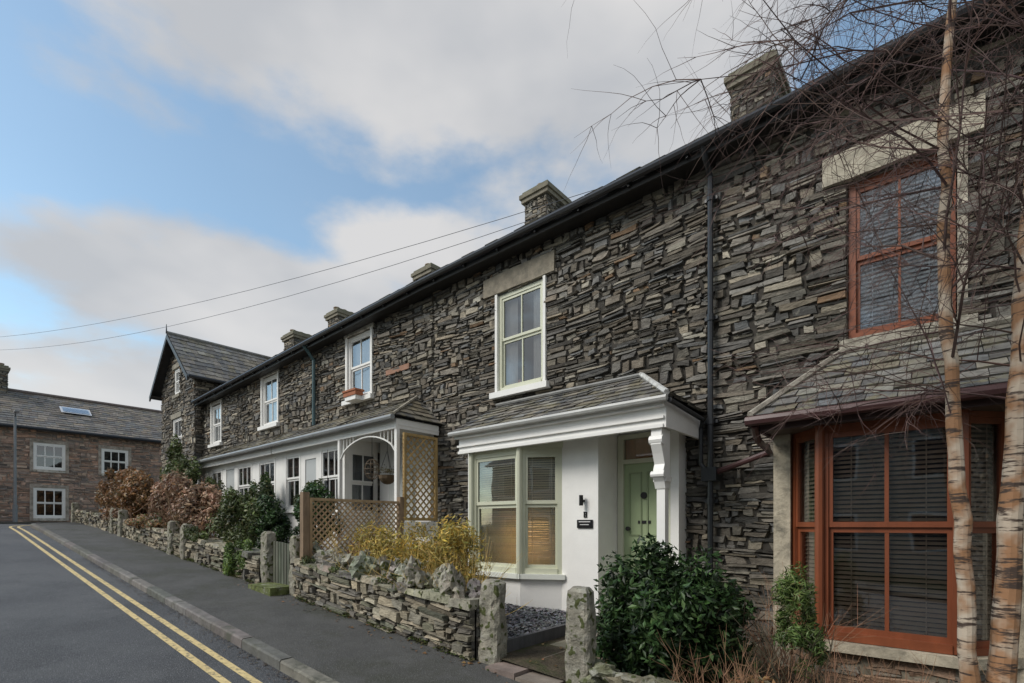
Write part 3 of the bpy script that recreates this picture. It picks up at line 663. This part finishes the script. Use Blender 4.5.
# ---- houses across the road (behind the viewer), unseen, added for the glass to reflect
OH=empty('unseen_terraced_house',(-4,-11,g(-4)))
b=MB()
b.box(-20,14,-18,-10.5,-3.2,3.4,'white_render',(.30,.28,.25))
x=-19
while x<13:
    for z0 in (-.9,1.6): b.box(x,x+1.1,-10.52,-10.46,z0,z0+1.3,'painted_wood',WHITE); b.box(x+.08,x+1.02,-10.455,-10.44,z0+.08,z0+1.22,'room',(.03,.03,.035))
    x+=2.6
b.build('walls',OH)
b=MB(); slates(b,(14.3,-10.2,3.4),(-20.3,-10.2,3.4),(-20.3,-14.25,5.8),(14.3,-14.25,5.8),10,.6); slates(b,(-20.3,-18.3,3.4),(14.3,-18.3,3.4),(14.3,-14.25,5.8),(-20.3,-14.25,5.8),8,.8); b.build('slate_roof',OH)

# ------------------------------------------------------------------ GARDEN WALLS, POSTS
GW=3.63
GP=[((.24,.215,.165),4),((.30,.265,.195),3),((.14,.13,.112),3),((.35,.31,.235),1.5),((.175,.172,.125),2)]
def gwall(name,x0,x1,h,cope=True):
    b=MB(); b.warp=g; d=.34
    stone_wall(b,x0,x1,0,h,GW,pal=GP,sc=.95,dep=.075)
    b.T(x1,GW+.02,0,math.pi/2); b.warp=lambda x:g(x1); stone_wall(b,0,d,0,h,0,pal=GP,sc=.85,dep=.04)
    b.T(x1,GW+d,0,math.pi); b.warp=g; stone_wall(b,0,x1-x0,0,h,0,pal=GP,sc=1.0,dep=.03); b.T(0,0,0,0)
    x=x0
    while x<x1:
        w=R.uniform(.2,.5); w=min(w,x1-x)
        if w>.04:
            t=R.uniform(.03,.08); o=R.uniform(-.06,.03); c=vary(pick(GP),.25); zt=lambda:h+t+R.uniform(-.02,.02)
            y0,y1=GW+o-.03,GW+d+.02
            p=[b.P(x+.005,y0+R.uniform(-.02,.02),h-.01),b.P(x+w-.005,y0+R.uniform(-.02,.02),h-.01),b.P(x+w-.005,y1,h-.01),b.P(x+.005,y1,h-.01),b.P(x+.012,y0+R.uniform(-.01,.03),zt()),b.P(x+w-.012,y0+R.uniform(-.01,.03),zt()),b.P(x+w-.005,y1,zt()),b.P(x+.005,y1,zt())]
            for q in ((0,3,2,1),(4,5,6,7),(0,1,5,4),(1,2,6,5),(2,3,7,6),(3,0,4,7)): b.F([p[i] for i in q],c,'rock')
        x+=w
    return b.build(name)
gwall('garden_wall',-7.5,-3.62,.62)
gwall('garden_wall',-25.2,-8.75,.52)
def ico(mb,c,sx,sy,sz,m,col,jit=.28,rot=0,sub=2):
    bm=bmesh.new(); bmesh.ops.create_icosphere(bm,subdivisions=sub,radius=1); sd=R.uniform(0,99); idx={}
    cr,sr=math.cos(rot),math.sin(rot)
    for v in bm.verts:
        n=noise.noise(v.co*1.3+Vector((sd,0,0)))*jit*2.2+noise.noise(v.co*3.2+Vector((sd,5,0)))*jit*1.5
        p=v.co*(1+n); p=Vector((p.x*sx,p.y*sy,p.z*sz)); idx[v.index]=mb.P(c[0]+p.x*cr-p.y*sr,c[1]+p.x*sr+p.y*cr,c[2]+p.z)
    for f_ in bm.faces: mb.F([idx[v.index] for v in f_.verts],vary(col,.08),m)
    bm.free()
b=MB(); x=-7.4
while x<-3.7:
    s=R.uniform(.09,.18); h=R.uniform(.09,.20)
    ico(b,(x,GW+R.uniform(.08,.28),g(x)+.66+h*.5),s,s*R.uniform(.6,1),h,'rock',vary((.28,.27,.23),.3),.40,R.uniform(0,3),3); x+=R.uniform(.12,.22)
b.build('rockery_stones')
def post(name,x,y,w,d,h,col=(.25,.235,.19)):
    b=MB(); z0=g(x); n=16; rings=[]; k=16; sd=R.uniform(0,50)
    for i in range(n+1):
        t=i/n; sc=1-.10*t
        if i==n: sc=.55
        if i==n-1: sc=.85
        z=z0+h*(t if i<n-1 else (.965 if i==n-1 else 1.0))
        rg=[]
        for j in range(k):
            a=2*math.pi*(j+.5)/k; cx_=math.copysign(abs(math.cos(a))**.45,math.cos(a)); sy_=math.copysign(abs(math.sin(a))**.45,math.sin(a))
            q=1+.18*noise.noise(Vector((cx_*1.2,sy_*1.2,z*4+sd)))+.12*noise.noise(Vector((cx_*4,sy_*4,z*12+sd)))
            rg.append(b.P(x+cx_*w/2*sc*q,y+sy_*d/2*sc*q,z+R.uniform(-.006,.006)))
        rings.append(rg)
    for a,c in zip(rings,rings[1:]):
        for j in range(k): b.F([a[j],a[(j+1)%k],c[(j+1)%k],c[j]],vary(col,.06),'rock')
    b.F(rings[-1],col,'rock'); return b.build(name)
post('stone_gatepost',-3.48,GW+.12,.27,.20,.93); post('stone_gatepost',-2.42,GW+.12,.25,.20,1.02)
post('stone_gatepost',-8.62,GW+.1,.24,.22,1.0); post('stone_gatepost',-7.62,GW+.1,.22,.2,1.02)
for x in (-12.4,-13.3,-17.9,-18.9,-25.2): post('stone_gatepost',x,GW+.0,.26,.24,.86)
b=MB(); b.warp=g
for i in range(7): b.box(-8.46+i*.1,-8.46+i*.1+.075,GW+.1,GW+.12,.14,.86,'weathered_wood',vary((.10,.11,.08),.2))
b.box(-8.48,-7.74,GW+.122,GW+.15,.28,.36,'weathered_wood',(.09,.09,.07)); b.box(-8.48,-7.74,GW+.122,GW+.15,.68,.76,'weathered_wood',(.09,.09,.07)); b.build('timber_gate')
b=MB(); b.box(-8.5,-7.7,GW-.28,GW+.1,g(-8)+.02,g(-8)+.20,'rock',(.12,.14,.05)); b.build('stone_step')
b=MB(); x=-2.2
while x<3:
    for lv in range(2):
        s=R.uniform(.14,.26); ico(b,(x+R.uniform(-.05,.05),GW+.15+R.uniform(-.05,.08),g(x)+.12+lv*.17),s,s*.7,R.uniform(.08,.13),'rock',vary((.22,.20,.145),.35),.3,R.uniform(0,.5),3)
    x+=R.uniform(.22,.34)
b.build('rubble_wall')
b=MB(); y=3.5
while y<6.0:
    l=R.uniform(.35,.6); x=-3.36
    while x<-2.56:
        w=min(R.uniform(.3,.5),-2.54-x); 
        b.box(x+.006,x+w-.006,y+.006,y+l-.006,g(x)+.04,g(x)+.125+R.uniform(0,.01)+.035*(y-3.5),'paving',vary((.22,.19,.15),.25)); x+=w
    y+=l
b.build('garden_path')
b=MB()
b.poly([(-7.25,3.95,g(-7.25)+.2),(-3.46,3.95,g(-3.46)+.2),(-3.46,5.8,g(-3.46)+.24),(-7.25,5.8,g(-7.25)+.24)],'rock',(.09,.095,.105))
for i in range(6000):
    x=R.uniform(-5.6,-3.46);y=R.uniform(3.95,5.75); z=g(x)+.21+.04*(y-3.95)/1.85; s=R.uniform(.015,.035); a=R.uniform(0,6.3)
    p=[(x+s*math.cos(a+k)*R.uniform(.5,1.2),y+s*math.sin(a+k)*R.uniform(.5,1.2),z+R.uniform(0,.03)) for k in (0,1.6,3.1,4.7)]
    b.poly(p,'roof_plain',vary((.20,.20,.21),.45))
b.build('slate_gravel')
b=MB(); b.warp=g; b.box(-3.46,-3.42,3.9,5.75,.05,.30,'weathered_wood',(.09,.09,.095)); b.build('timber_edging')

# ------------------------------------------------------------------ VEGETATION
def leaves(mb,c,rad,n,size,pal,lumps=26,asp=.45,shell=.75,lumpr=.33):
    c=Vector(c); L=[]
    for i in range(lumps):
        while True:
            v=Vector((R.uniform(-1,1),R.uniform(-1,1),R.uniform(-1,1)))
            if .1<v.length<1: break
        v=v.normalized()*R.uniform(.35,.85); L.append((v,R.uniform(.6,1.25)*lumpr,R.uniform(.65,1.35)))
    for i in range(n):
        v,lr,sh=R.choice(L)
        d=Vector((R.gauss(0,1),R.gauss(0,1),R.gauss(0,1))).normalized(); rr_=lr*(R.random()**.35)
        q=v+d*rr_; p=c+Vector((q.x*rad[0],q.y*rad[1],q.z*rad[2]))
        nrm=(d*.6+Vector((R.gauss(0,.5),R.gauss(0,.5),R.gauss(.35,.5)))).normalized()
        t=nrm.cross(Vector((R.gauss(0,1),R.gauss(0,1),R.gauss(0,1)))).normalized(); u=nrm.cross(t)
        s=size*R.uniform(.6,1.3); col=tuple(k*sh*(.45+.6*min(1,q.length)) for k in vary(pick(pal),.3))  # inner leaves darkened, shade put into the leaf colour
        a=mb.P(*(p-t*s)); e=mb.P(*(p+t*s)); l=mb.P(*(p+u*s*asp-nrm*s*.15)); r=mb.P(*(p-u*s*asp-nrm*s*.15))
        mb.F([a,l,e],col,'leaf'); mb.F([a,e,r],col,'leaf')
def twigs(mb,c,n,h,spread,r,col,sub=3,up=1.0):
    for i in range(n):
        p=Vector(c)+Vector((R.gauss(0,spread*.25),R.gauss(0,spread*.2) if spread<2 else R.gauss(0,.3),0)); d=Vector((R.gauss(0,.45),R.gauss(0,.35),up)).normalized(); L=h*R.uniform(.5,1)
        pts=[p]; 
        for k in range(4): d=(d+Vector((R.gauss(0,.15),R.gauss(0,.15),.0))).normalized(); pts.append(pts[-1]+d*L/4)
        mb.tube([tuple(q) for q in pts],[r,r*.8,r*.6,r*.45,r*.25],'twig',vary(col,.3),3,False)
        for k in range(sub):
            s=pts[R.randint(1,3)]; e=(d+Vector((R.gauss(0,.6),R.gauss(0,.6),R.gauss(0,.4)))).normalized()
            m_=s+e*L*.18; mb.tube([tuple(s),tuple(m_),tuple(m_+(e+Vector((0,0,.2)))*L*.15)],[r*.5,r*.35,r*.2],'twig',vary(col,.3),3,False)
DG=[((.03,.065,.02),4),((.05,.10,.03),4),((.08,.14,.045),2),((.018,.035,.014),3)]
OB=[((.30,.15,.06),3),((.21,.12,.055),3),((.36,.21,.09),2),((.12,.095,.045),2)]
MG=[((.09,.12,.04),3),((.13,.165,.06),3),((.06,.08,.03),2),((.20,.19,.09),1)]
HY=[((.46,.28,.18),3),((.33,.20,.13),3),((.52,.37,.25),2),((.15,.10,.06),2)]
YL=[((.60,.42,.09),4),((.45,.37,.10),3),((.27,.25,.07),2)]
b=MB()
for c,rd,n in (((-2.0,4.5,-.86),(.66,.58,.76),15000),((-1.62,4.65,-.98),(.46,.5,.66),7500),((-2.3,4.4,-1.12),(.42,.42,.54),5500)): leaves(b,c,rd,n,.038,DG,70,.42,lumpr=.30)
twigs(b,(-1.9,4.6,g(-1.9)+.1),14,1.1,.3,.012,(.05,.035,.02))
b.build('evergreen_shrub')
b=MB(); leaves(b,(-.86,4.45,-.62),(.17,.17,.40),2200,.03,[((.16,.23,.06),3),((.10,.16,.045),2),((.22,.25,.10),1)],18,.2); leaves(b,(-.84,4.45,-.95),(.22,.2,.25),1200,.03,[((.12,.18,.05),3),((.07,.12,.03),2)],12,.2); twigs(b,(-.86,4.45,-1.5),12,1.1,.15,.008,(.06,.05,.03)); b.build('conifer_shrub')
b=MB()
for c in ((-1.4,4.1),(-1.1,4.3),(-.55,4.5),(-.3,4.7),(-1.3,5.4),(-1.0,5.2),(.1,4.8),(.6,4.6)): twigs(b,(c[0],c[1],g(c[0])+.15),26,.68 if c[1]<5 else 1.15,.6,.0042,(.26,.15,.09),5)
leaves(b,(-.9,4.4,-1.45),(.9,.5,.2),2200,.032,OB,24); leaves(b,(.2,4.5,-1.4),(.7,.5,.17),1300,.032,OB+MG,20); leaves(b,(-.6,4.1,-1.5),(.6,.3,.12),1100,.03,MG,14)
b.build('dormant_shrubs')
b=MB()
for c in ((-6.3,4.15),(-5.8,4.1),(-5.3,4.3),(-4.8,4.2),(-4.4,4.15)):
    twigs(b,(c[0],c[1],g(c[0])+.2),60,1.2,.8,.005,(.55,.40,.14),5)
    leaves(b,(c[0],c[1],-.36),(.5,.38,.46),1700,.036,YL,26,.28,lumpr=.42)
b.build('bamboo_plant')
b=MB()
for c in ((-6.9,4.2),(-6.6,4.4)): twigs(b,(c[0],c[1],g(c[0])+.2),30,1.0,.6,.006,(.28,.12,.08),4)
leaves(b,(-6.8,4.4,-.5),(.45,.4,.4),1000,.04,OB,12); b.build('red_stem_shrub')
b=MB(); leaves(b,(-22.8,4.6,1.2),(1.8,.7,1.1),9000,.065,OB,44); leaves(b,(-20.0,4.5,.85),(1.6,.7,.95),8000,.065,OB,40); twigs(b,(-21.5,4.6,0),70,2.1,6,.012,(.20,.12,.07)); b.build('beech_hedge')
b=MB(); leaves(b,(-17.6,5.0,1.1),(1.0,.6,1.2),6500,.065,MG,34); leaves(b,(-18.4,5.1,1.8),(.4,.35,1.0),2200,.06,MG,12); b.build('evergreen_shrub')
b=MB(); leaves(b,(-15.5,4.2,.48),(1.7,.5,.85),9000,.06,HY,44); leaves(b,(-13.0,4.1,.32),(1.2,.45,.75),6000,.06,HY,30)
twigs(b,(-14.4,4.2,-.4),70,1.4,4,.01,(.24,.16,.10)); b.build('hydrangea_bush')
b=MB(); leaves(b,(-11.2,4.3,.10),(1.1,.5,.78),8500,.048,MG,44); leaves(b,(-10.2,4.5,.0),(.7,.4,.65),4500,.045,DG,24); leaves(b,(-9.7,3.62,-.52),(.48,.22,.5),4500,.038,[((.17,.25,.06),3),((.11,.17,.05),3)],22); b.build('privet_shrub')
b=MB(); leaves(b,(-8.9,4.7,.08),(.52,.45,.72),6500,.045,DG,34); leaves(b,(-9.6,5.0,.35),(.5,.35,.6),3500,.045,MG,20); b.build('evergreen_shrub')
b=MB(); leaves(b,(-12.3,5.2,.45),(.6,.3,.85),3500,.045,MG+DG,26); leaves(b,(-15.6,5.2,.7),(.5,.3,.8),2500,.05,MG,20); b.build('climbing_plant')
b=MB(); leaves(b,(-15.9,3.7,.05),(1.5,.25,.25),3200,.045,MG+HY+OB,24); leaves(b,(-11.9,3.65,-.3),(.5,.2,.3),1400,.04,MG,14); leaves(b,(-19.5,3.7,.3),(2.5,.25,.25),3200,.045,OB+HY,24)
for cx_ in (-7.1,-6.3,-5.2,-4.3): leaves(b,(cx_,3.72,g(cx_)+.66),(.26,.16,.12),450,.024,MG,10)
b.build('ivy')
b=MB()
for i in range(5200):
    x=R.uniform(-14,-3.3) if R.random()<.8 else R.uniform(-2.3,.5)
    if noise.noise(Vector((x*2.2,0,0)))<-.12: continue
    y=GW-.03-abs(R.gauss(0,.035)); z=g(x)+.10+abs(R.gauss(0,.02)); s=R.uniform(.008,.022); a=R.uniform(0,6)
    b.poly([(x+s*math.cos(a),y+s*math.sin(a),z),(x+s*math.cos(a+2),y+s*math.sin(a+2),z+R.uniform(0,.02)),(x+s*math.cos(a+4),y+s*math.sin(a+4),z+.01)],'leaf',vary(pick([((.09,.12,.03),3),((.12,.10,.05),2),((.05,.07,.02),2)]),.3))
b.build('moss')
b=MB()
for i in range(1800):
    x=R.uniform(-9,2); y=R.choice([R.uniform(3.8,6.2),R.uniform(3.3,3.62)]); 
    if y<3.7 and R.random()<.75: continue
    z=g(x)+(.185 if y>3.7 else .106); s=R.uniform(.01,.03); a=R.uniform(0,6)
    b.poly([(x+s*math.cos(a),y+s*math.sin(a),z),(x+s*math.cos(a+2),y+s*math.sin(a+2),z+.012),(x+s*math.cos(a+4),y+s*math.sin(a+4),z+.004)],'leaf',vary((.22,.12,.055),.5))
b.build('fallen_leaves')
def birch(name,trunk,r0,r1,nb,hmin,hmax,seed,bias):
    global R
    R=random.Random(seed); b=MB(); tr=[Vector(p) for p in trunk]
    fine=[]
    for a,c in zip(tr,tr[1:]):
        n=max(2,int((c-a).length/.18))
        for i in range(n): fine.append(a.lerp(c,i/n)+Vector((R.gauss(0,.006),R.gauss(0,.006),0)))
    fine.append(tr[-1]); N=len(fine)
    b.tube([tuple(p) for p in fine],[(r0+(r1-r0)*(i/(N-1))**.8)*R.uniform(.93,1.07) for i in range(N)],'birch_bark',(.5,.45,.38),12)
    def br(p,d,L,r,dep):
        k=6; pts=[p]
        for i in range(k):
            d=(d+Vector((R.gauss(0,.12),R.gauss(0,.12),R.gauss(.0,.10)-(.05 if dep>0 else .02)))).normalized(); pts.append(pts[-1]+d*L/k)
        col=vary((.115,.072,.062),.3)
        b.tube([tuple(q) for q in pts],[r*(1-.8*i/k) for i in range(k+1)],'twig',col,4 if dep==0 else 3,False)
        if dep<2:
            for j in range(9 if dep==0 else 6):
                i=R.randint(1,k-1); dd=(d*.6+Vector((R.gauss(0,.55),R.gauss(0,.55),R.gauss(.0,.45)))).normalized()
                br(pts[i],dd,L*R.uniform(.35,.65),r*.52,dep+1)
    for j in range(nb):
        z=hmin+(hmax-hmin)*(j+R.random())/nb
        p=min(fine,key=lambda q:abs(q.z-z)); a=R.uniform(0,2*math.pi)
        h=Vector((math.cos(a),math.sin(a),0)); h=(h*.75+Vector(bias)*R.uniform(.2,1.1)); h.z=R.uniform(.1,1.0)
        br(p.copy(),h.normalized(),R.uniform(.8,1.7),R.uniform(.0045,.0085),0)
    return b.build(name)
birch('birch_tree',[(.16,4.03,-1.62),(.127,4.0,-.93),(.082,3.96,.03),(.03,3.91,1.15),(0,3.89,2.2),(.04,3.92,3.1),(.02,3.95,4.2),(.05,4,5.4)],.052,.010,34,.5,4.6,11,(-.9,-.5,0))
birch('birch_tree',[(.25,4.08,-1.62),(.265,4.1,-.93),(.315,4.16,.03),(.34,4.19,.74),(.38,4.2,1.5),(.5,4.3,3.5),(.6,4.3,5.2)],.070,.02,36,.8,4.4,23,(-.9,-.4,0))

# ------------------------------------------------------------------ CAMERA
cam=bpy.data.cameras.new('camera'); co=bpy.data.objects.new('camera',cam); S.collection.objects.link(co)
cam.sensor_width=36; cam.sensor_fit='HORIZONTAL'; cam.lens=17.58; cam.shift_y=.1792; cam.clip_end=2000; cam.clip_start=.05
co.rotation_euler=(math.radians(90),0,math.asin(.6517)); S.camera=co
# ------------------------------------------------------------------ LIGHT
elev=math.radians(42); az=math.radians(209)
sd=Vector((math.sin(az)*math.cos(elev),math.cos(az)*math.cos(elev),math.sin(elev)))
su=bpy.data.lights.new('sun','SUN'); su.energy=2.6; su.angle=math.radians(24); su.color=(1,.955,.89)
so=bpy.data.objects.new('sun',su); S.collection.objects.link(so); so.rotation_euler=sd.to_track_quat('Z','Y').to_euler(); so.location=(0,-10,20)
w=bpy.data.worlds.new('World'); S.world=w; w.use_nodes=True; nt=w.node_tree; bg=nt.nodes['Background']
sky=nd(nt,'ShaderNodeTexSky',sky_type='NISHITA'); sky.sun_disc=False; sky.sun_elevation=elev; sky.sun_rotation=az; sky.air_density=1.0; sky.dust_density=.6; sky.ozone_density=1.0
tc=nd(nt,'ShaderNodeTexCoord'); D=tc.outputs['Generated']
fw=Vector((-.6517,.7585,0)); rt=Vector((.7585,.6517,0))
acc=None
for (px,py,rx,ry,k) in ((390,62,300,84,1),(640,60,180,115,.85),(430,255,170,42,.8),(280,300,190,66,1),(90,390,260,60,.8),(560,190,130,60,.6)):
    ray=fw+rt*((px-512)/500)+Vector((0,0,(525-py)/500)); L=ray.length; c=ray/L
    d=nd(nt,'ShaderNodeVectorMath',{0:D,1:tuple(c)},operation='SUBTRACT').outputs[0]
    a=nd(nt,'ShaderNodeVectorMath',{0:d,1:tuple(rt/(rx/500/L))},operation='DOT_PRODUCT').outputs['Value']
    e=nd(nt,'ShaderNodeVectorMath',{0:d,1:(0,0,1/(ry/500/L))},operation='DOT_PRODUCT').outputs['Value']
    q=mth(nt,'ADD',mth(nt,'MULTIPLY',a,a),mth(nt,'MULTIPLY',e,e))
    v=mth(nt,'MULTIPLY',mth(nt,'SUBTRACT',1.0,q),k); v=mth(nt,'MAXIMUM',v,0)
    acc=v if acc is None else mth(nt,'MAXIMUM',acc,v)
bk=nd(nt,'ShaderNodeVectorMath',{0:D,1:tuple(-fw)},operation='DOT_PRODUCT').outputs['Value']
bk=nd(nt,'ShaderNodeMapRange',{'Value':bk,'From Min':-.1,'From Max':.35,'To Min':0.0,'To Max':.55}).outputs[0]  # unseen cloud cover behind the viewer, added to brighten the diffuse light
acc=mth(nt,'MAXIMUM',acc,bk)
mp=nd(nt,'ShaderNodeMapping',{'Vector':D,'Scale':(1,1,2.0)})
n1=nd(nt,'ShaderNodeTexNoise',{'Vector':mp.outputs[0],'Scale':4.2,'Detail':6,'Roughness':.54})
n2=nd(nt,'ShaderNodeTexNoise',{'Vector':mp.outputs[0],'Scale':2.8,'Detail':4,'Roughness':.5})
den=mth(nt,'ADD',mth(nt,'MULTIPLY',acc,.50),mth(nt,'SUBTRACT',n1.outputs[0],.5))
mask=nd(nt,'ShaderNodeMapRange',{'Value':den,'From Min':.02,'From Max':.30,'To Min':.10,'To Max':.95},interpolation_type='SMOOTHSTEP').outputs[0]
cc=ramp(nt,n2.outputs[0],.36,.62,(4.7,4.8,5.0,1),(6.3,6.2,6.15,1))
blue=mixc(nt,1.0,sky.outputs[0],(1.85,2.0,1.8,1),'MULTIPLY')
col=mixc(nt,mask,blue,cc)
nt.links.new(col,bg.inputs[0]); bg.inputs[1].default_value=.115
S.view_settings.view_transform='Standard'; S.view_settings.look='None'; S.view_settings.exposure=0
